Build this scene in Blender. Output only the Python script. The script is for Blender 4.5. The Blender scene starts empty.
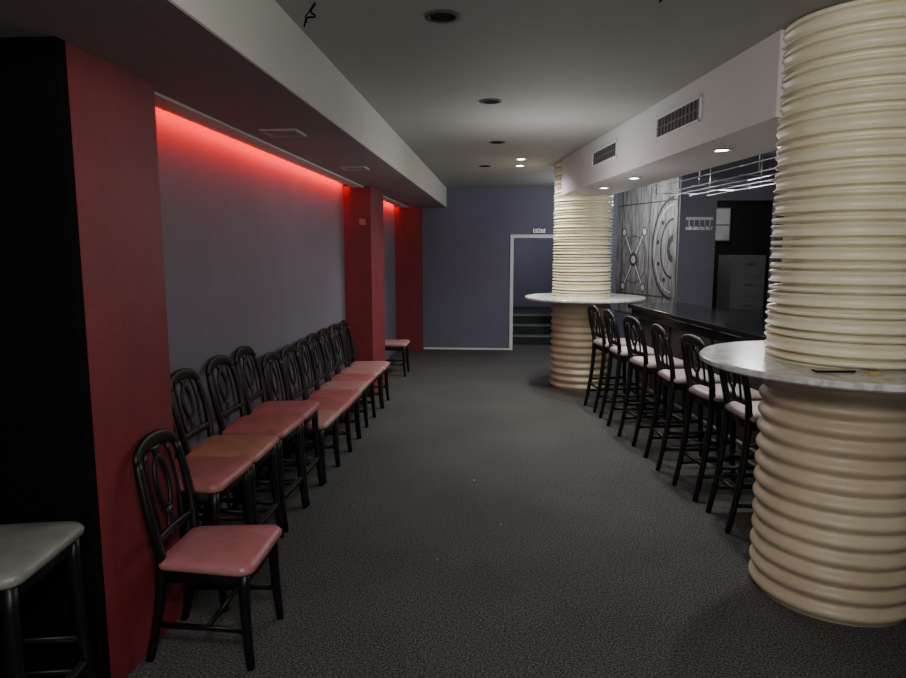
import bpy, bmesh, math, random
from mathutils import Vector, Matrix
random.seed(7)
scene = bpy.context.scene
COL = scene.collection

# ---------------------------------------------------------------- materials
def newmat(name):
    m = bpy.data.materials.new(name); m.use_nodes = True
    nt = m.node_tree
    return m, nt, nt.nodes["Principled BSDF"]

def mat(name, col, rough=0.6, metal=0.0, var=0.0, scale=8.0, bump=0.0, bscale=60.0, spec=0.5, col2=None, coat=0.0):
    m, nt, b = newmat(name)
    b.inputs["Base Color"].default_value = (*col, 1)
    b.inputs["Roughness"].default_value = rough
    b.inputs["Metallic"].default_value = metal
    b.inputs["Specular IOR Level"].default_value = spec
    b.inputs["Coat Weight"].default_value = coat
    tc = nt.nodes.new("ShaderNodeTexCoord")
    if var > 0 or col2:
        n = nt.nodes.new("ShaderNodeTexNoise"); n.inputs["Scale"].default_value = scale
        n.inputs["Detail"].default_value = 5
        nt.links.new(tc.outputs["Object"], n.inputs["Vector"])
        r = nt.nodes.new("ShaderNodeValToRGB")
        r.color_ramp.elements[0].position = 0.3; r.color_ramp.elements[1].position = 0.7
        c2 = col2 if col2 else tuple(c*(1+var) for c in col)
        c1 = col if col2 else tuple(c*(1-var) for c in col)
        r.color_ramp.elements[0].color = (*c1, 1); r.color_ramp.elements[1].color = (*c2, 1)
        nt.links.new(n.outputs["Fac"], r.inputs["Fac"])
        nt.links.new(r.outputs["Color"], b.inputs["Base Color"])
    if bump > 0:
        n2 = nt.nodes.new("ShaderNodeTexNoise"); n2.inputs["Scale"].default_value = bscale
        n2.inputs["Detail"].default_value = 3
        nt.links.new(tc.outputs["Object"], n2.inputs["Vector"])
        bp = nt.nodes.new("ShaderNodeBump"); bp.inputs["Strength"].default_value = bump
        bp.inputs["Distance"].default_value = 0.01
        nt.links.new(n2.outputs["Fac"], bp.inputs["Height"])
        nt.links.new(bp.outputs["Normal"], b.inputs["Normal"])
    return m

def emat(name, col, strength):
    m, nt, b = newmat(name)
    b.inputs["Base Color"].default_value = (*col, 1)
    b.inputs["Emission Color"].default_value = (*col, 1)
    b.inputs["Emission Strength"].default_value = strength
    return m

M_wall = mat("paint_mauve_grey", (0.175, 0.165, 0.210), 0.75, var=0.06, scale=2.5, bump=0.15, bscale=90)
M_back = mat("paint_slate_violet", (0.125, 0.122, 0.178), 0.75, var=0.06, scale=2.0, bump=0.15, bscale=90)
M_red = mat("paint_dark_red", (0.185, 0.018, 0.026), 0.6, var=0.12, scale=5, bump=0.2, bscale=80)
M_black = mat("paint_black", (0.002, 0.002, 0.0025), 0.9, var=0.2, scale=3, spec=0.1)
M_ceil = mat("paint_ceiling_grey", (0.35, 0.35, 0.335), 0.8, var=0.05, scale=1.2)
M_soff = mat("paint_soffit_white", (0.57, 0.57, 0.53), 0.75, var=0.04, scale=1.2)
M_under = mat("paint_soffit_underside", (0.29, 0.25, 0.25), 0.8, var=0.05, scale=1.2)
M_beam = mat("paint_beam_white", (0.62, 0.60, 0.60), 0.7, var=0.04, scale=2)
M_white = mat("trim_white", (0.7, 0.7, 0.7), 0.5, var=0.03, scale=10)
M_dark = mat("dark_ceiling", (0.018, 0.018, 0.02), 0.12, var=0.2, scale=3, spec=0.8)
M_wood = mat("black_lacquered_wood", (0.004, 0.0037, 0.0037), 0.42, var=0.3, scale=30, spec=0.4)
M_metal = mat("brushed_steel", (0.45, 0.45, 0.46), 0.35, metal=1.0, var=0.08, scale=40)
M_blackgloss = mat("black_polished_stone", (0.006, 0.006, 0.008), 0.12, var=0.4, scale=60)
M_barfront = mat("bar_front_dark", (0.02, 0.019, 0.019), 0.45, var=0.25, scale=12)
M_step = mat("stair_dark", (0.012, 0.014, 0.018), 0.6, var=0.2, scale=20)
M_cream = mat("corrugated_cream", (0.76, 0.70, 0.50), 0.34, col2=(0.84, 0.80, 0.63), scale=6, bump=0.15, bscale=50)
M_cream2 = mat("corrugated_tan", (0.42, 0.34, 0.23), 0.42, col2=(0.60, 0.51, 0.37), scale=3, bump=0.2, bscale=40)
M_grill = mat("vent_dark", (0.02, 0.02, 0.02), 0.6, var=0.2)
M_emwhite = emat("lamp_white", (1.0, 0.96, 0.9), 40)
M_led = emat("led_red", (1.0, 0.0, 0.0), 3)

def leather(name, c, rough=0.38):
    return mat(name, c, rough, var=0.15, scale=14, bump=0.25, bscale=120)
L_red = leather("leather_red", (0.36, 0.125, 0.13))
L_rose = leather("leather_rose", (0.41, 0.155, 0.17), 0.34)
L_orange = leather("leather_brown_red", (0.37, 0.17, 0.125))
L_reflect = leather("leather_reflection_grey", (0.20, 0.195, 0.18), 0.36)  # grey tone paints reflected white light into the seat colour
L_highlight = leather("leather_highlight_grey", (0.38, 0.32, 0.32), 0.4)  # pale tone puts light-grey highlights into the seat colour
L_dusk = leather("leather_dusky_pink", (0.39, 0.20, 0.205), 0.38)

M_marble, nt, b = newmat("marble_white")
tc = nt.nodes.new("ShaderNodeTexCoord"); n = nt.nodes.new("ShaderNodeTexNoise")
n.inputs["Scale"].default_value = 4; n.inputs["Detail"].default_value = 8; n.inputs["Distortion"].default_value = 1.6
r = nt.nodes.new("ShaderNodeValToRGB")
r.color_ramp.elements[0].position = 0.42; r.color_ramp.elements[0].color = (0.62, 0.61, 0.6, 1)
r.color_ramp.elements[1].position = 0.56; r.color_ramp.elements[1].color = (0.60, 0.59, 0.58, 1)
e = r.color_ramp.elements.new(0.49); e.color = (0.40, 0.40, 0.41, 1)
nt.links.new(tc.outputs["Object"], n.inputs["Vector"]); nt.links.new(n.outputs["Fac"], r.inputs["Fac"])
nt.links.new(r.outputs["Color"], b.inputs["Base Color"]); b.inputs["Roughness"].default_value = 0.22

# carpet
M_carpet, nt, b = newmat("carpet_charcoal")
tc = nt.nodes.new("ShaderNodeTexCoord")
n = nt.nodes.new("ShaderNodeTexNoise"); n.inputs["Scale"].default_value = 110; n.inputs["Detail"].default_value = 3; n.inputs["Roughness"].default_value = 0.85
n3 = nt.nodes.new("ShaderNodeTexNoise"); n3.inputs["Scale"].default_value = 1.3; n3.inputs["Detail"].default_value = 4
r = nt.nodes.new("ShaderNodeValToRGB")
r.color_ramp.elements[0].position = 0.40; r.color_ramp.elements[0].color = (0.008, 0.008, 0.0085, 1)
r.color_ramp.elements[1].position = 0.66; r.color_ramp.elements[1].color = (0.19, 0.188, 0.190, 1)
mx = nt.nodes.new("ShaderNodeMixRGB"); mx.blend_type = 'MULTIPLY'; mx.inputs[0].default_value = 0.4
r2 = nt.nodes.new("ShaderNodeValToRGB")
r2.color_ramp.elements[0].position = 0.35; r2.color_ramp.elements[0].color = (0.6, 0.6, 0.6, 1)
r2.color_ramp.elements[1].position = 0.65; r2.color_ramp.elements[1].color = (1, 1, 1, 1)
for nn in (n, n3): nt.links.new(tc.outputs["Object"], nn.inputs["Vector"])
nt.links.new(n.outputs["Fac"], r.inputs["Fac"]); nt.links.new(n3.outputs["Fac"], r2.inputs["Fac"])
nt.links.new(r.outputs["Color"], mx.inputs[1]); nt.links.new(r2.outputs["Color"], mx.inputs[2])
nt.links.new(mx.outputs["Color"], b.inputs["Base Color"]); b.inputs["Roughness"].default_value = 0.95
b.inputs["Specular IOR Level"].default_value = 0.1
bp = nt.nodes.new("ShaderNodeBump"); bp.inputs["Strength"].default_value = 0.4; bp.inputs["Distance"].default_value = 0.006
nt.links.new(n.outputs["Fac"], bp.inputs["Height"]); nt.links.new(bp.outputs["Normal"], b.inputs["Normal"])

M_mural, nt, b = newmat("mural_print")
tc = nt.nodes.new("ShaderNodeTexCoord")
mp = nt.nodes.new("ShaderNodeMapping"); mp.inputs["Scale"].default_value = (5, 5, 0.8)
n = nt.nodes.new("ShaderNodeTexNoise"); n.inputs["Scale"].default_value = 4; n.inputs["Detail"].default_value = 9
r = nt.nodes.new("ShaderNodeValToRGB")
r.color_ramp.elements[0].position = 0.32; r.color_ramp.elements[0].color = (0.09, 0.09, 0.088, 1)
r.color_ramp.elements[1].position = 0.68; r.color_ramp.elements[1].color = (0.30, 0.29, 0.28, 1)
nt.links.new(tc.outputs["Object"], mp.inputs["Vector"]); nt.links.new(mp.outputs["Vector"], n.inputs["Vector"])
nt.links.new(n.outputs["Fac"], r.inputs["Fac"]); nt.links.new(r.outputs["Color"], b.inputs["Base Color"])
b.inputs["Roughness"].default_value = 0.6
M_ink = mat("mural_ink_dark", (0.022, 0.022, 0.023), 0.6, col2=(0.06, 0.06, 0.06), scale=14)
M_ink2 = mat("mural_ink_light", (0.38, 0.37, 0.36), 0.6, col2=(0.54, 0.54, 0.52), scale=14)

# ---------------------------------------------------------------- geometry helpers
def finish(name, bm, mats, smooth=False, parent=None, bevel=0.0):
    bmesh.ops.recalc_face_normals(bm, faces=bm.faces)
    me = bpy.data.meshes.new(name); bm.to_mesh(me); bm.free()
    for m in mats: me.materials.append(m)
    if smooth:
        for p in me.polygons: p.use_smooth = True
    ob = bpy.data.objects.new(name, me); COL.objects.link(ob)
    if bevel > 0:
        md = ob.modifiers.new("bevel", 'BEVEL'); md.width = bevel; md.segments = 2; md.limit_method = 'ANGLE'
    if parent: ob.parent = parent
    return ob

def hexa(bm, P, mi=0):
    vs = [bm.verts.new(p) for p in P]
    for f in ((0,3,2,1),(4,5,6,7),(0,1,5,4),(1,2,6,5),(2,3,7,6),(3,0,4,7)):
        fc = bm.faces.new([vs[i] for i in f]); fc.material_index = mi
    return vs

def bx(bm, x0,x1,y0,y1,z0,z1, mi=0, T=None):
    P = [(x0,y0,z0),(x1,y0,z0),(x1,y1,z0),(x0,y1,z0),(x0,y0,z1),(x1,y0,z1),(x1,y1,z1),(x0,y1,z1)]
    if T: P = [T(*p) for p in P]
    return hexa(bm, P, mi)

def box(name, x0,x1,y0,y1,z0,z1, m, T=None, bevel=0.0, parent=None):
    bm = bmesh.new(); bx(bm, x0,x1,y0,y1,z0,z1,0,T)
    return finish(name, bm, [m], bevel=bevel, parent=parent)

# bar side of the room is turned ~7.9 deg: (w across, s along)
P0 = Vector((1.294, 3.41)); E = Vector((-0.137, 0.9906)); N = Vector((0.9906, 0.137))
def S(w, s, z):
    p = P0 + N*w + E*s
    return (p.x, p.y, z)
SANG = math.atan2(0.137, 0.9906)
# angled mural wall
PB = Vector((2.475, 9.83)); E2 = Vector((-0.3525, 0.9358)); N2 = Vector((0.9358, 0.3525))
def MW(w, s, z):
    p = PB + N2*w + E2*s
    return (p.x, p.y, z)

def sweep(bm, pts, a, bb, hint, mi=0, seg=8, closed=False, rnd=True):
    n = len(pts); pts = [Vector(p) for p in pts]; rings = []
    for i, p in enumerate(pts):
        if closed: t = pts[(i+1) % n] - pts[i-1]
        else: t = pts[min(i+1, n-1)] - pts[max(i-1, 0)]
        t.normalize()
        h = Vector(hint); u = (h - t*h.dot(t)).normalized(); v = t.cross(u)
        ra = a[i] if isinstance(a, (list, tuple)) else a
        rb = bb[i] if isinstance(bb, (list, tuple)) else bb
        ring = []
        for k in range(seg):
            th = 2*math.pi*(k+0.5)/seg
            c, s_ = math.cos(th), math.sin(th)
            ex = 0.55
            cx = math.copysign(abs(c)**ex, c); sy = math.copysign(abs(s_)**ex, s_)
            ring.append(bm.verts.new(p + u*cx*ra/2 + v*sy*rb/2))
        rings.append(ring)
    m = n if closed else n-1
    for i in range(m):
        r0, r1 = rings[i], rings[(i+1) % n]
        for k in range(seg):
            f = bm.faces.new((r0[k], r0[(k+1) % seg], r1[(k+1) % seg], r1[k])); f.material_index = mi; f.smooth = True
    if not closed:
        for rr in (rings[0], rings[-1]):
            f = bm.faces.new(rr); f.material_index = mi

# ---------------------------------------------------------------- chairs
def chair_mesh(name, sh, top, stool):
    bm = bmesh.new()
    WF, WR, D = 0.43, 0.36, 0.40
    def outline(sc, z, n=10):
        vs = []
        corners = [(D/2, WF/2), (-D/2, WR/2), (-D/2, -WR/2), (D/2, -WF/2)]
        rad = 0.045
        cc = [(1,1,0), (-1,1,90), (-1,-1,180), (1,-1,270)]
        for (cx, cy), (sx, sy, a0) in zip(corners, cc):
            for k in range(n//2+1):
                a = math.radians(a0 + 90*k/(n//2))
                x = (cx - sx*rad) + rad*math.cos(a); y = (cy - sy*rad) + rad*math.sin(a)
                if cx > 0: x += 0.015*(1-(abs(y)/(WF/2))**2)
                vs.append(bm.verts.new((x*sc, y*sc, z)))
        return vs
    lay = [outline(0.97, sh-0.05), outline(1.02, sh-0.04), outline(1.03, sh-0.022), outline(0.985, sh-0.008), outline(0.90, sh), outline(0.6, sh+0.006), outline(0.25, sh+0.008)]
    for l0, l1 in zip(lay, lay[1:]):
        nn = len(l0)
        for k in range(nn):
            f = bm.faces.new((l0[k], l0[(k+1)%nn], l1[(k+1)%nn], l1[k])); f.material_index = 1; f.smooth = True
    f = bm.faces.new(lay[-1]); f.material_index = 1; f.smooth = True
    f = bm.faces.new(lay[0]); f.material_index = 0
    az0, az1 = sh-0.105, sh-0.045
    xf, xr, yf, yr = 0.165, -0.175, 0.18, 0.155
    sweep(bm, [(xf, -yf, (az0+az1)/2), (xf+0.008, 0, (az0+az1)/2), (xf, yf, (az0+az1)/2)], az1-az0, 0.022, (0,0,1))
    sweep(bm, [(xr, -yr, (az0+az1)/2), (xr, yr, (az0+az1)/2)], az1-az0, 0.022, (0,0,1))
    for sg in (-1, 1):
        sweep(bm, [(xf, sg*yf, (az0+az1)/2), (xr, sg*yr, (az0+az1)/2)], az1-az0, 0.022, (0,0,1))
        spl = 0.035 if stool else 0.02
        N_ = 9; pts=[]; wd=[]
        for i in range(N_):
            t = i/(N_-1); z = (sh-0.05)*(1-t)
            pts.append((xf + spl*t**2.2, sg*(yf + 0.012*t), z)); wd.append(0.044 - 0.013*t)
        sweep(bm, pts, wd, wd, (1,0,0))
        pts=[]; wa=[]; wb=[]
        N_ = 11
        for i in range(N_):
            t = i/(N_-1); z = sh*t*0.98
            pts.append((-0.185 - (0.09 if stool else 0.075)*(1-t)**1.8, sg*(yr+0.004), z)); wa.append(0.032+0.010*t); wb.append(0.030+0.006*t)
        for i in range(1, 13):
            t = i/12; z = sh*0.98 + (top-0.075-sh*0.98)*t
            y = yr + 0.022*math.sin(math.pi*min(1, t*0.95)) + 0.004*t
            pts.append((BX(t), sg*y, z)); wa.append(0.038-0.010*t); wb.append(0.038)
        sweep(bm, pts, wa, wb, (1,0,0))
    bh0 = sh*0.98; bh1 = top-0.03
    def tz(z): return (z-bh0)/(bh1-bh0)
    # round-shouldered crest rail
    pts=[]; ht=[]
    for i in range(21):
        a = math.pi*(1 - i/20); y = 0.162*math.cos(a)
        z = top-0.085+0.062*math.sin(a)**0.85
        pts.append((BX(1)-0.018*math.sin(a), y, z)); ht.append(0.036+0.026*math.sin(a))
    sweep(bm, pts, 0.024, ht, (1,0,0))
    zl = sh + 0.065
    pts=[(BX(tz(zl))-0.012*(1-(i/4-1)**2), (i/4-1)*(yr+0.010), zl) for i in range(9)]
    sweep(bm, pts, 0.040, 0.020, (0,0,1))
    # keyhole splat: flared foot, wide oval loop with opening, flared head
    zt = top-0.052
    zc = zl+(zt-zl)*0.56; rh = (zt-zl)*0.30
    pts=[]
    for i in range(28):
        a=2*math.pi*i/28; z=zc+rh*math.sin(a)
        pts.append((BX(tz(z))-0.016, 0.050*math.cos(a), z))
    sweep(bm, pts, 0.014, 0.030, (1,0,0), closed=True)
    for z0, z1, ws in ((zl, zc-rh, [0.095,0.060,0.042,0.038,0.050]), (zc+rh, zt, [0.050,0.042,0.048,0.066,0.09])):
        pts=[(BX(tz(z0+(z1-z0)*k/4))-0.016, 0, z0+(z1-z0)*k/4) for k in range(5)]
        sweep(bm, pts, ws, 0.014, (0,1,0))
    # slender side slats bowing outward
    for sg in (-1, 1):
        pts=[]
        for i in range(13):
            t=i/12; z = zl + (zt-0.01-zl)*t
            y = 0.092 + 0.016*math.sin(math.pi*t)
            pts.append((BX(tz(z)) - 0.014, sg*y, z))
        sweep(bm, pts, 0.018, 0.012, (0,1,0))
    def legx_f(z):
        t = 1 - z/(sh-0.05); return xf + (0.035 if stool else 0.02)*t**2.2
    def legx_r(z):
        t = z/(sh*0.98); return -0.185 - (0.09 if stool else 0.075)*(1-t)**1.8
    if stool:
        levels = [0.17, 0.30]
        for sg in (-1,1):
            for z in levels:
                sweep(bm, [(legx_f(z), sg*yf, z), (legx_r(z), sg*yr, z)], 0.026, 0.018, (0,0,1))
        for z in (0.20,):
            sweep(bm, [(legx_f(z), -yf, z), (legx_f(z), yf, z)], 0.034, 0.022, (0,0,1))
            bx(bm, legx_f(z)-0.013, legx_f(z)+0.014, -yf+0.02, yf-0.02, z+0.014, z+0.021, 2)
        sweep(bm, [(legx_r(0.25), -yr, 0.25), (legx_r(0.25), yr, 0.25)], 0.026, 0.018, (0,0,1))
    else:
        z=0.16
        for sg in (-1,1):
            sweep(bm, [(legx_f(z), sg*yf, z), (legx_r(z), sg*yr, z)], 0.024, 0.016, (0,0,1))
        sweep(bm, [(0.0, -yf+0.01, z), (0.0, yf-0.01, z)], 0.024, 0.016, (0,0,1))
    bmesh.ops.recalc_face_normals(bm, faces=bm.faces)
    me = bpy.data.meshes.new(name); bm.to_mesh(me); bm.free()
    me.materials.append(M_wood); me.materials.append(L_red); me.materials.append(M_metal)
    return me
def BX(t):
    t = max(0, t)
    return -0.187 - 0.070*t**1.3

ME_chair = chair_mesh("dining_chair_mesh", 0.455, 0.93, False)
ME_stool_l = chair_mesh("counter_stool_mesh", 0.63, 1.04, True)
ME_stool = chair_mesh("bar_stool_mesh", 0.74, 1.12, True)

def place(name, me, x, y, ang, seat):
    ob = bpy.data.objects.new(name, me); COL.objects.link(ob)
    ob.location = (x, y, 0); ob.rotation_euler = (0,0,math.radians(ang))
    ob.material_slots[1].link = 'OBJECT'; ob.material_slots[1].material = seat
    return ob

place("dining_chair", ME_chair, -1.20, 2.66, 1, L_rose)
for x, y, a, s in ((-1.50,3.10,-1,L_red),(-1.50,3.53,1,L_orange),(-1.50,4.00,-1,L_red),(-1.50,4.42,1,L_red)):
    place("bar_stool", ME_stool_l, x, y, a, s)
for i, y in enumerate((4.86,5.255,5.65,6.04,6.43,6.82,7.21)):
    place("dining_chair", ME_chair, -1.475 + random.uniform(-.01,.015), y, random.uniform(-1.5,1.5), (L_dusk,L_red,L_red,L_dusk,L_red,L_dusk,L_dusk)[i])
place("dining_chair", ME_chair, -1.50, 9.05, 1, L_dusk)
place("bar_stool", ME_stool, -1.67, 1.97, 6, L_reflect)
for i, s in enumerate((0.70,1.25,1.87,2.55,3.20,3.78)):
    p = S(0.44, s, 0)
    place("bar_stool", ME_stool, p[0], p[1], math.degrees(SANG)+(-4,3,-3,5,-2,3)[i], L_highlight)

# ---------------------------------------------------------------- shell
XW = -1.80; XC = -1.49; YB = 11.41; ZC = 2.73
box("floor", -3.2, 6.5, -3, 15, -0.1, 0, M_carpet)
box("ceiling", -3.2, 6.5, -3, 15, ZC, ZC+0.1, M_ceil)
box("wall_left", XW-0.1, XW, 2.3, YB, 0, ZC, M_wall)
box("wall_left_front", -3.2, -3.1, -3, 2.4, 0, ZC, M_black)
box("wall_behind", -3.2, 6.5, -3.1, -3, 0, ZC, M_wall)
def pier(name, y0, y1, x1=XC):
    return box(name, XW+0.001, x1, y0, y1, 0, 2.404, M_red)
pier("wall_pier_1", 2.285, 2.865)
pier("wall_pier_2", 7.55, 8.35)
pier("wall_pier_3", 11.15, YB-0.001, -1.37)
box("wall_black_partition", -3.1, XC-0.002, 2.235, 2.284, 0, 2.404, M_black)
bm = bmesh.new()
bx(bm, XW+0.11, -0.96, -3, YB, 2.412, ZC, 0)
bx(bm, -3.1, XW+0.11, -3, 2.87, 2.412, ZC, 0)
finish("ceiling_soffit", bm, [M_soff])
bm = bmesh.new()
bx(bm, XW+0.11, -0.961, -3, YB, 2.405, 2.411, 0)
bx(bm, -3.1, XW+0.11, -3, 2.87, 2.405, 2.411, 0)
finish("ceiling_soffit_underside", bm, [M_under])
box("trim_cove_lip", XW+0.105, XW+0.235, 2.87, YB, 2.392, 2.405, M_soff)
for i,(y0,y1) in enumerate(((2.9,7.5),(8.4,11.1))):
    box("led_strip", XW+0.088, XW+0.104, y0, y1, 2.43, 2.445, M_led)
DX0, DX1, DZ = 0.17, 1.12, 1.90
bm = bmesh.new()
bx(bm, -3.2, DX0, YB, YB+0.12, 0, ZC); bx(bm, DX1, 2.0, YB, YB+0.12, 0, ZC); bx(bm, DX0, DX1, YB, YB+0.12, DZ, ZC)
finish("wall_back", bm, [M_back])
bm = bmesh.new(); fw=0.055
bx(bm, DX0-fw, DX0, YB-0.02, YB+0.13, 0, DZ+fw); bx(bm, DX1, DX1+fw, YB-0.02, YB+0.13, 0, DZ+fw)
bx(bm, DX0, DX1, YB-0.02, YB+0.13, DZ, DZ+fw)
finish("door_1_frame", bm, [M_white])
box("baseboard_back", -1.36, DX0-fw, YB-0.015, YB, 0, 0.03, M_white)
bm = bmesh.new()
bx(bm, -0.6, -0.5, YB+0.12, 14.9, 0, ZC); bx(bm, 1.9, 2.0, YB+0.12, 14.9, 0, ZC); bx(bm, -0.6, 2.0, 14.6, 14.7, 0, ZC)
finish("wall_hall", bm, [M_back])
bm = bmesh.new()
for k in range(3):
    y0 = 12.1+0.32*k
    bx(bm, -0.49, 1.89, y0, 14.59 if k==2 else y0+0.32, 0, 0.16*(k+1), 0)
    bx(bm, -0.49, 1.89, y0-0.012, y0+0.03, 0.16*(k+1)-0.022, 0.16*(k+1)+0.004, 1)
finish("staircase", bm, [M_step, mat("stair_nosing", (0.16,0.21,0.22), 0.4, var=0.1)])

ex = bpy.data.objects.new("exit_sign", None); COL.objects.link(ex); ex.location = (0.59, YB, 2.02)
o = box("sign_body", -0.11, 0.11, -0.03, 0, -0.045, 0.045, mat("sign_dark", (0.02,0.03,0.025), 0.5, var=0.1), parent=ex, bevel=0.004)
o = box("sign_plate", -0.10, 0.10, -0.033, -0.03, -0.036, 0.036, emat("sign_white", (0.8,0.85,0.8), 0.25), parent=ex)
cu = bpy.data.curves.new("sign_text", 'FONT'); cu.body = "EXIT"; cu.size = 0.085; cu.align_x='CENTER'; cu.align_y='CENTER'; cu.extrude=0.001; cu.offset=0.002
to = bpy.data.objects.new("sign_text", cu); COL.objects.link(to); to.parent = ex; to.location=(0,-0.035,0); to.rotation_euler=(math.pi/2,0,0)
cu.materials.append(mat("sign_letters", (0.005,0.02,0.01), 0.5, var=0.1))

# ---------------------------------------------------------------- bar-side shell
bm = bmesh.new(); bx(bm, 0, 0.58, 0.015, 4.62, 2.33, ZC-0.001, 0, S)
finish("ceiling_beam", bm, [M_beam])
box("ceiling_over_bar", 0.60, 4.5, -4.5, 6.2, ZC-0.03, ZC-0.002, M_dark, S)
box("wall_mural", 0, 0.1, 0.0, 1.75, 0, ZC-0.001, M_back, MW)
bm = bmesh.new()
bx(bm, 2.05, 2.58, 6.18, 6.28, 0, ZC-0.001,0,S); bx(bm, 3.45, 4.6, 6.18, 6.28, 0, ZC-0.001,0,S); bx(bm, 2.58, 3.45, 6.18, 6.28, 2.4, ZC-0.001,0,S)
finish("wall_bar_back", bm, [M_wall])
box("wall_right", 4.5, 4.6, -6.5, 6.2, 0, ZC-0.001, M_black, S)
mp_ = bpy.data.objects.new("wall_mural_panel", None); COL.objects.link(mp_)
box("mural_print", -0.015, -0.001, 0.02, 1.66, 0.7, 2.72, M_mural, MW, parent=mp_)
def wallshape(bm, poly_out, poly_in, mi, w):
    n=len(poly_out)
    vo=[bm.verts.new(MW(w, a, z)) for a,z in poly_out]
    if poly_in:
        vi=[bm.verts.new(MW(w, a, z)) for a,z in poly_in]
        for k in range(n):
            f=bm.faces.new((vo[k],vo[(k+1)%n],vi[(k+1)%n],vi[k])); f.material_index=mi
    else:
        f=bm.faces.new(vo); f.material_index=mi
bm = bmesh.new()
def ring(cx,cz,r0,r1,mi,w,stretch=0):
    n=96; o=[];i_=[]
    for k in range(n):
        a=2*math.pi*k/n
        dz=stretch if math.sin(a)>0 else -stretch
        o.append((cx+r1*math.cos(a),cz+dz+r1*math.sin(a))); i_.append((cx+r0*math.cos(a),cz+dz+r0*math.sin(a)))
    wallshape(bm,o,i_,mi,w)
def arc(cx,cz,r0,r1,a0,a1,mi,w,sx=1.0):
    n=60
    for k in range(n):
        t0=math.radians(a0+(a1-a0)*k/n); t1=math.radians(a0+(a1-a0)*(k+1)/n)
        P=[(cx+sx*r0*math.cos(t0),cz+r0*math.sin(t0)),(cx+sx*r1*math.cos(t0),cz+r1*math.sin(t0)),(cx+sx*r1*math.cos(t1),cz+r1*math.sin(t1)),(cx+sx*r0*math.cos(t1),cz+r0*math.sin(t1))]
        if min(p[0] for p in P) < 0.03: continue
        wallshape(bm,P,None,mi,w)
CX,CZ=1.14,1.55
for j,ang in enumerate((56, 124)):
    a=math.radians(ang); dx,dz=math.cos(a),math.sin(a); L=0.52; hw=0.034
    px,pz=-dz*hw,dx*hw
    for q,mi,ww in ((1.0,0,-0.018),(0.55,1,-0.0182)):
        wallshape(bm,[(CX-dx*L-px*q,CZ-dz*L-pz*q),(CX+dx*L-px*q,CZ+dz*L-pz*q),(CX+dx*L+px*q,CZ+dz*L+pz*q),(CX-dx*L+px*q,CZ-dz*L+pz*q)],None,mi,ww-j*4e-4)
    for sg in (-1,1):
        ring(CX+sg*dx*L,CZ+sg*dz*L,0.0,0.06,1,-0.0190-j*4e-4); ring(CX+sg*dx*L,CZ+sg*dz*L,0.05,0.07,0,-0.0192-j*4e-4)
ring(CX,CZ,0.06,0.11,0,-0.020); ring(CX,CZ,0.0,0.06,1,-0.0201)
ring(CX,CZ,0.36,0.375,0,-0.0172)
for r0,r1,mi,ww in ((0.70,0.75,0,-0.0172),(0.62,0.64,1,-0.0174),(0.40,0.44,0,-0.0172),(0.10,0.20,0,-0.0172)):
    arc(0.10,1.72,r0,r1,-89,89,mi,ww,0.72)
for a_ in (-60,-25,10,45):
    t=math.radians(a_); ring(0.10+0.72*0.53*math.cos(t),1.72+0.53*math.sin(t),0.0,0.035,0,-0.0178)
for z in (1.0,2.40): wallshape(bm,[(0.04,z),(1.65,z),(1.65,z+0.018),(0.04,z+0.018)],None,0,-0.0165)
for s_ in (0.70,1.50): wallshape(bm,[(s_,0.72),(s_+0.018,0.72),(s_+0.018,2.71),(s_,2.71)],None,0,-0.0163)
finish("mural_linework", bm, [M_ink, M_ink2], parent=mp_)
cr = bmesh.new()
bx(cr, 2.14,2.52,6.160,6.178,1.98,2.02,0,S); bx(cr, 2.14,2.52,6.160,6.178,2.12,2.16,0,S)
for k in range(5):
    w=2.18+0.075*k
    sweep(cr,[S(w,6.16,2.03),S(w,6.12,1.99),S(w,6.10,1.99),S(w,6.085,2.03)],0.012,0.012,(1,0,0))
    bx(cr,w-0.005,w+0.005,6.155,6.165,2.0,2.14,0,S)
finish("coat_rack", cr, [M_white])
bm = bmesh.new(); bx(bm,2.15,4.6,8.0,8.1,0,ZC-0.002,0,S); bx(bm,4.3,4.4,6.28,8.0,0,ZC-0.002,0,S)
finish("wall_storeroom", bm, [mat("paint_storeroom_dark",(0.012,0.012,0.014),0.8,var=.1)])
bm = bmesh.new(); bx(bm,3.12,3.65,6.75,7.2,0,1.62,0,S)
for k in range(5): bx(bm,3.14,3.63,6.738,6.75,0.05+0.315*k,0.345+0.315*k,0,S); bx(bm,3.32,3.46,6.722,6.738,0.22+0.315*k,0.235+0.315*k,1,S)
finish("filing_cabinet", bm, [mat("cabinet_grey",(0.20,0.195,0.195),0.5,var=0.1), M_metal])
bm = bmesh.new(); bx(bm,3.33,3.62,7.9,7.99,1.85,2.40,0,S)
bx(bm,3.35,3.60,7.89,7.905,1.87,2.10,1,S); bx(bm,3.35,3.60,7.89,7.905,2.13,2.38,1,S)
finish("wall_cabinet", bm, [mat("cab_frame",(0.25,0.25,0.25),0.5,var=.1), mat("cab_panel",(0.6,0.6,0.6),0.4,var=.1)])

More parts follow.
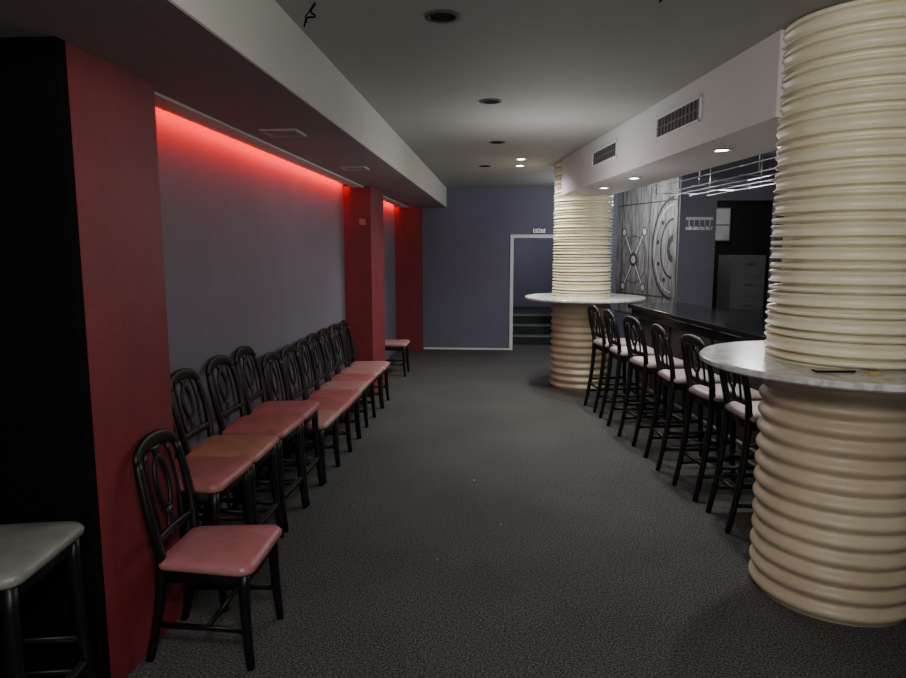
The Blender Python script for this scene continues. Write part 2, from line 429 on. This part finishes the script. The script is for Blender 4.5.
# ---------------------------------------------------------------- bar counter
bar = bpy.data.objects.new("bar_counter", None); COL.objects.link(bar)
bm = bmesh.new(); bx(bm, 0.86, 1.30, 0.45, 4.30, 0, 1.04, 0, S)
for k in range(8):
    s0=0.50+0.475*k; bx(bm, 0.845, 0.86, s0, s0+0.43, 0.16, 0.95, 0, S)
finish("counter_body", bm, [M_barfront], parent=bar, bevel=0.004)
box("counter_top", 0.74, 1.42, 0.40, 4.36, 1.04, 1.09, M_blackgloss, S, parent=bar, bevel=0.006)
box("counter_apron", 0.78, 0.86, 0.42, 4.33, 0.955, 1.04, M_blackgloss, S, parent=bar, bevel=0.004)
box("counter_plinth", 0.84, 0.86, 0.45, 4.3, 0, 0.12, M_metal, S, parent=bar)
bm = bmesh.new()
sweep(bm,[S(0.74,0.5,0.24),S(0.74,4.25,0.24)],0.035,0.035,(0,0,1))
for k in range(5):
    s=0.7+0.85*k; sweep(bm,[S(0.74,s,0.24),S(0.845,s,0.24)],0.02,0.02,(0,0,1))
finish("foot_rail", bm, [M_metal], parent=bar)
bm = bmesh.new(); bx(bm, 2.2,2.75,1.0,5.2,0,0.9,0,S); bx(bm,2.17,2.78,0.97,5.23,0.9,0.94,1,S)
for k in range(6): bx(bm,2.185,2.2,1.05+0.69*k,1.69+0.69*k,0.08,0.86,0,S)
finish("back_bar_cabinet", bm, [M_barfront, M_blackgloss])
bm = bmesh.new()
for w in (0.95,1.15,1.35,1.55): sweep(bm,[S(w,0.8,2.30),S(w,4.2,2.30)],0.010,0.010,(0,0,1))
for k in range(8): sweep(bm,[S(0.93,0.85+0.46*k,2.307),S(1.57,0.85+0.46*k,2.307)],0.009,0.009,(0,0,1))
for w in (0.95,1.55):
    sweep(bm,[S(w,0.8,2.38),S(w,4.2,2.38)],0.010,0.010,(0,0,1))
    for s in (0.85,1.95,3.05,4.15): sweep(bm,[S(w,s,2.30),S(w,s,2.70)],0.009,0.009,(1,0,0))
finish("mirror_line_bars", bm, [M_metal])  # added bars standing in for lines seen in a mirrored ceiling panel

# ---------------------------------------------------------------- corrugated columns with ring tables
def column(name, w, s, r, seed, tz_):
    rnd = random.Random(seed)
    bm = bmesh.new(); SEG=96
    cx, cy, _ = S(w, s, 0)
    lev=[]
    UP=[(0.0,-0.056),(0.04,-0.056),(0.06,-0.010),(0.08,0.0),(0.11,0.001),(0.16,-0.008),(0.30,-0.013),(0.42,-0.010),(0.50,0.0),(0.53,0.001),(0.56,-0.006),(0.575,-0.056),(0.66,-0.056),(0.68,-0.012),(0.70,-0.004),(0.78,-0.002),(0.86,-0.004),(0.88,-0.014),(0.90,-0.056)]
    LO=[(j/14, -0.016+0.026*(0.5-0.5*math.cos(2*math.pi*j/14))**0.8) for j in range(14)]
    z=0.0
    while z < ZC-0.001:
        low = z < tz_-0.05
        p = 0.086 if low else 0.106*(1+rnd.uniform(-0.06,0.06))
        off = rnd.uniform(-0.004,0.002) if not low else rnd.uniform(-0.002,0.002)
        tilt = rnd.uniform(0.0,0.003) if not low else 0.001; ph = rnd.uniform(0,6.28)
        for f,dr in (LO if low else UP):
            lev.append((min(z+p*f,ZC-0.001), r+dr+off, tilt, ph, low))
        z += p
    lev.append((ZC-0.0005, r-0.03, 0,0,False))
    prev=None
    for (z,rr,tl,ph,low) in lev:
        ringv=[]
        for k in range(SEG):
            a=2*math.pi*k/SEG
            zz = z + (tl*math.sin(a+ph) if 0.02<z<ZC-0.03 else 0)
            ringv.append(bm.verts.new((cx+rr*math.cos(a), cy+rr*math.sin(a), max(0,zz))))
        if prev:
            for k in range(SEG):
                f=bm.faces.new((prev[k],prev[(k+1)%SEG],ringv[(k+1)%SEG],ringv[k])); f.smooth=True
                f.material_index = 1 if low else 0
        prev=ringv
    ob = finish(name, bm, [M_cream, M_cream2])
    return cx, cy
def ringtable(name, cx, cy, z, ri, ro):
    bm=bmesh.new(); n=96
    prof=[(ri,z-0.035),(ro-0.012,z-0.035),(ro,z-0.026),(ro,z-0.008),(ro-0.008,z),(ri,z)]
    rings=[]
    for (rr,zz) in prof:
        rings.append([bm.verts.new((rr*math.cos(2*math.pi*k/n),rr*math.sin(2*math.pi*k/n),zz-z)) for k in range(n)])
    for i in range(len(rings)):
        a=rings[i]; b_=rings[(i+1)%len(rings)]
        for k in range(n): bm.faces.new((a[k],a[(k+1)%n],b_[(k+1)%n],b_[k]))
    ob=finish(name,bm,[M_marble]); ob.location=(cx,cy,z); return ob
c1=column("corrugated_column",0.352,-0.13,0.368,3,1.15)
c2=column("corrugated_column",0.36,4.99,0.36,5,1.12)
ringtable("round_bar_table",c1[0],c1[1],1.18,0.32,0.67)
ringtable("round_bar_table",c2[0]+0.04,c2[1],1.13,0.27,0.735)
o=box("smartphone",-0.085,0.085,-0.022,0.022,0,0.010,M_blackgloss,bevel=0.003); o.location=(1.42,2.95,1.1805); o.rotation_euler=(0,0,0.10)
bm=bmesh.new(); bx(bm,-0.02,0.02,-0.015,0.015,0,0.016); bx(bm,-0.016,0.016,-0.011,0.011,0.016,0.021,1)
o=finish("matchbox",bm,[mat("cardboard_yellow",(0.45,0.36,0.14),0.6,var=.1), mat("cardboard_lid",(0.12,0.1,0.06),0.6,var=.1)]); o.location=(1.555,2.90,1.1805); o.rotation_euler=(0,0,0.2)

# ---------------------------------------------------------------- vents
def beam_grill(s0,s1,z0,z1):
    bm=bmesh.new()
    bx(bm,-0.012,0,s0,s1,z0,z0+0.014,0,S); bx(bm,-0.012,0,s0,s1,z1-0.014,z1,0,S)
    bx(bm,-0.012,0,s0,s0+0.014,z0,z1,0,S); bx(bm,-0.012,0,s1-0.014,s1,z0,z1,0,S)
    bx(bm,-0.003,0,s0+0.014,s1-0.014,z0+0.014,z1-0.014,1,S)
    n=int((s1-s0)/0.06)
    for k in range(n):
        s=s0+0.04+(s1-s0-0.08)*k/(n-1); bx(bm,-0.008,-0.003,s-0.006,s+0.006,z0+0.012,z1-0.012,2,S)
    bx(bm,-0.010,-0.003,s0+0.01,s1-0.01,(z0+z1)/2-0.004,(z0+z1)/2+0.004,2,S)
    finish("air_vent_grille",bm,[M_white,M_grill,mat("slat_grey",(0.12,0.12,0.12),0.5,var=.1)])
beam_grill(0.86,1.59,2.47,2.62); beam_grill(2.51,3.27,2.48,2.62)
M_ventf = mat("vent_frame_grey", (0.42,0.40,0.40), 0.6, var=0.05)
def soffit_vent(x,y):
    bm=bmesh.new(); a=0.11; z=2.405
    bx(bm,x-a,x+a,y-a,y-a+0.02,z-0.012,z); bx(bm,x-a,x+a,y+a-0.02,y+a,z-0.012,z)
    bx(bm,x-a,x-a+0.02,y-a+0.02,y+a-0.02,z-0.012,z); bx(bm,x+a-0.02,x+a,y-a+0.02,y+a-0.02,z-0.012,z)
    bx(bm,x-a+0.02,x+a-0.02,y-a+0.02,y+a-0.02,z-0.003,z,1)
    for k in range(4): bx(bm,x-a+0.02,x+a-0.02,y-0.07+0.042*k,y-0.062+0.042*k,z-0.010,z-0.003)
    finish("ceiling_vent",bm,[M_ventf,M_grill])
soffit_vent(-1.33,4.08); soffit_vent(-1.29,5.85)

# ---------------------------------------------------------------- ceiling cans / lamps
def can(name,x,y,z,r,lit):
    bm=bmesh.new(); n=32
    prof=[(r,z),(r+0.012,z-0.005),(r-0.006,z-0.006),(r-0.010,z-0.0015)]
    rings=[[bm.verts.new((x+rr*math.cos(2*math.pi*k/n),y+rr*math.sin(2*math.pi*k/n),zz)) for k in range(n)] for rr,zz in prof]
    for a,b_ in zip(rings,rings[1:]):
        for k in range(n): bm.faces.new((a[k],a[(k+1)%n],b_[(k+1)%n],b_[k]))
    f=bm.faces.new(rings[-1]); f.material_index=1
    finish(name,bm,[M_white if lit else M_grill, M_emwhite if lit else M_black])
for x,y in ((-0.28,3.13),(-0.10,4.86),(-0.07,6.66),(-0.24,8.5)): can("recessed_light_hole",x,y,ZC,0.068,False)
LAMPS=[(0.19,7.90),(0.19,8.5)]
for x,y in LAMPS: can("ceiling_downlight",x,y,ZC,0.055,True)
BL=[S(0.23,s,2.33) for s in (1.06,2.74,3.68)]
for p in BL: can("beam_downlight",p[0],p[1],2.33,0.05,True)

def curve(name,pts,r,m):
    cu=bpy.data.curves.new(name,'CURVE'); cu.dimensions='3D'; cu.bevel_depth=r
    sp=cu.splines.new('BEZIER'); sp.bezier_points.add(len(pts)-1)
    for bpnt,p in zip(sp.bezier_points,pts): bpnt.co=p; bpnt.handle_left_type=bpnt.handle_right_type='AUTO'
    cu.materials.append(m); ob=bpy.data.objects.new(name,cu); COL.objects.link(ob); return ob
curve("hanging_cable",[(-0.80,2.93,2.73),(-0.815,2.92,2.69),(-0.80,2.92,2.675),(-0.83,2.91,2.665),(-0.845,2.91,2.63)],0.004,M_black)
curve("hanging_cable",[(-0.81,2.94,2.73),(-0.825,2.93,2.70),(-0.84,2.92,2.67),(-0.835,2.92,2.65)],0.003,M_black)
curve("hanging_cable",[(0.63,2.95,2.73),(0.635,2.95,2.715),(0.625,2.95,2.705)],0.004,M_black)
bm=bmesh.new()
for x,y,r_ in ((0.0,4.0,0.005),(-0.2,4.8,0.008),(-0.35,3.5,0.005)):
    bmesh.ops.create_icosphere(bm,subdivisions=1,radius=r_,matrix=Matrix.Translation((x,y,0.003))@Matrix.Diagonal((1.5,0.8,0.4,1)))
finish("carpet_lint",bm,[mat("lint",(0.4,0.4,0.4),0.9,var=.1)])
box("wall_socket",-1.62,-1.55,7.54,7.549,1.98,2.05,mat("socket_red",(0.45,0.15,0.15),0.5,var=.1),bevel=0.003)

# ---------------------------------------------------------------- lights
def light(kind,name,loc,energy,color=(1,1,1),**kw):
    l=bpy.data.lights.new(name,kind); l.energy=energy; l.color=color
    for k,v in kw.items():
        if k!='rot': setattr(l,k,v)
    o=bpy.data.objects.new(name,l); COL.objects.link(o); o.location=loc
    if 'rot' in kw: o.rotation_euler=kw['rot']
    return o
for i,(y0,y1) in enumerate(((2.92,7.5),(8.4,11.1))):
    light('AREA',"led_light",(XW+0.086,(y0+y1)/2,2.430),34*(y1-y0)/4.5,(1,0.0,0.0),shape='RECTANGLE',size=0.012,size_y=y1-y0,rot=(0,math.radians(82),0))
WARM=(1,0.96,0.86)
for x,y in LAMPS: light('SPOT',"downlight",(x,y,ZC-0.03),90,WARM,spot_size=math.radians(150),spot_blend=0.9,shadow_soft_size=0.05)
for p in BL: light('SPOT',"downlight",(p[0],p[1],2.31),65,WARM,spot_size=math.radians(150),spot_blend=0.9,shadow_soft_size=0.04)
light('POINT',"unseen_room_light",(0.1,0.1,2.45),130,(1,0.97,0.90),shadow_soft_size=0.22)
light('POINT',"unseen_room_light",(0.0,-1.6,1.7),55,(1,0.98,0.94),shadow_soft_size=0.35)  # added general fill behind the camera, stands for no known fixture
light('POINT',"unseen_room_light",(0.35,5.6,2.0),30,(1,0.98,0.93),shadow_soft_size=0.5)  # added mid-room fill light, no fixture there
light('POINT',"bar_lamp",S(1.8,3.5,2.3),45,(0.95,0.97,1),shadow_soft_size=0.15)
light('POINT',"mural_lamp",S(1.2,6.4,2.3),48,(0.95,0.97,1),shadow_soft_size=0.15)
light('POINT',"storeroom_lamp",S(2.9,7.0,2.4),10,(0.95,0.97,1),shadow_soft_size=0.1)
light('POINT',"hall_lamp",(0.6,13.0,2.3),36,(0.95,0.97,1),shadow_soft_size=0.15)
w=bpy.data.worlds.new("world"); scene.world=w; w.use_nodes=True
w.node_tree.nodes["Background"].inputs[0].default_value=(0.05,0.05,0.055,1)

# ---------------------------------------------------------------- camera
psi,th=math.radians(4.27),math.radians(7.57)
F=Vector((-math.sin(psi)*math.cos(th),math.cos(psi)*math.cos(th),-math.sin(th)))
R=Vector((math.cos(psi),math.sin(psi),0)); U=R.cross(F)
cd=bpy.data.cameras.new("camera"); cam=bpy.data.objects.new("camera",cd); COL.objects.link(cam)
m=Matrix((R,U,-F)).transposed().to_4x4(); m.translation=(0,0,1.7); cam.matrix_world=m
cd.sensor_width=36; cd.lens=670/906*36; cd.clip_start=0.05
scene.camera=cam
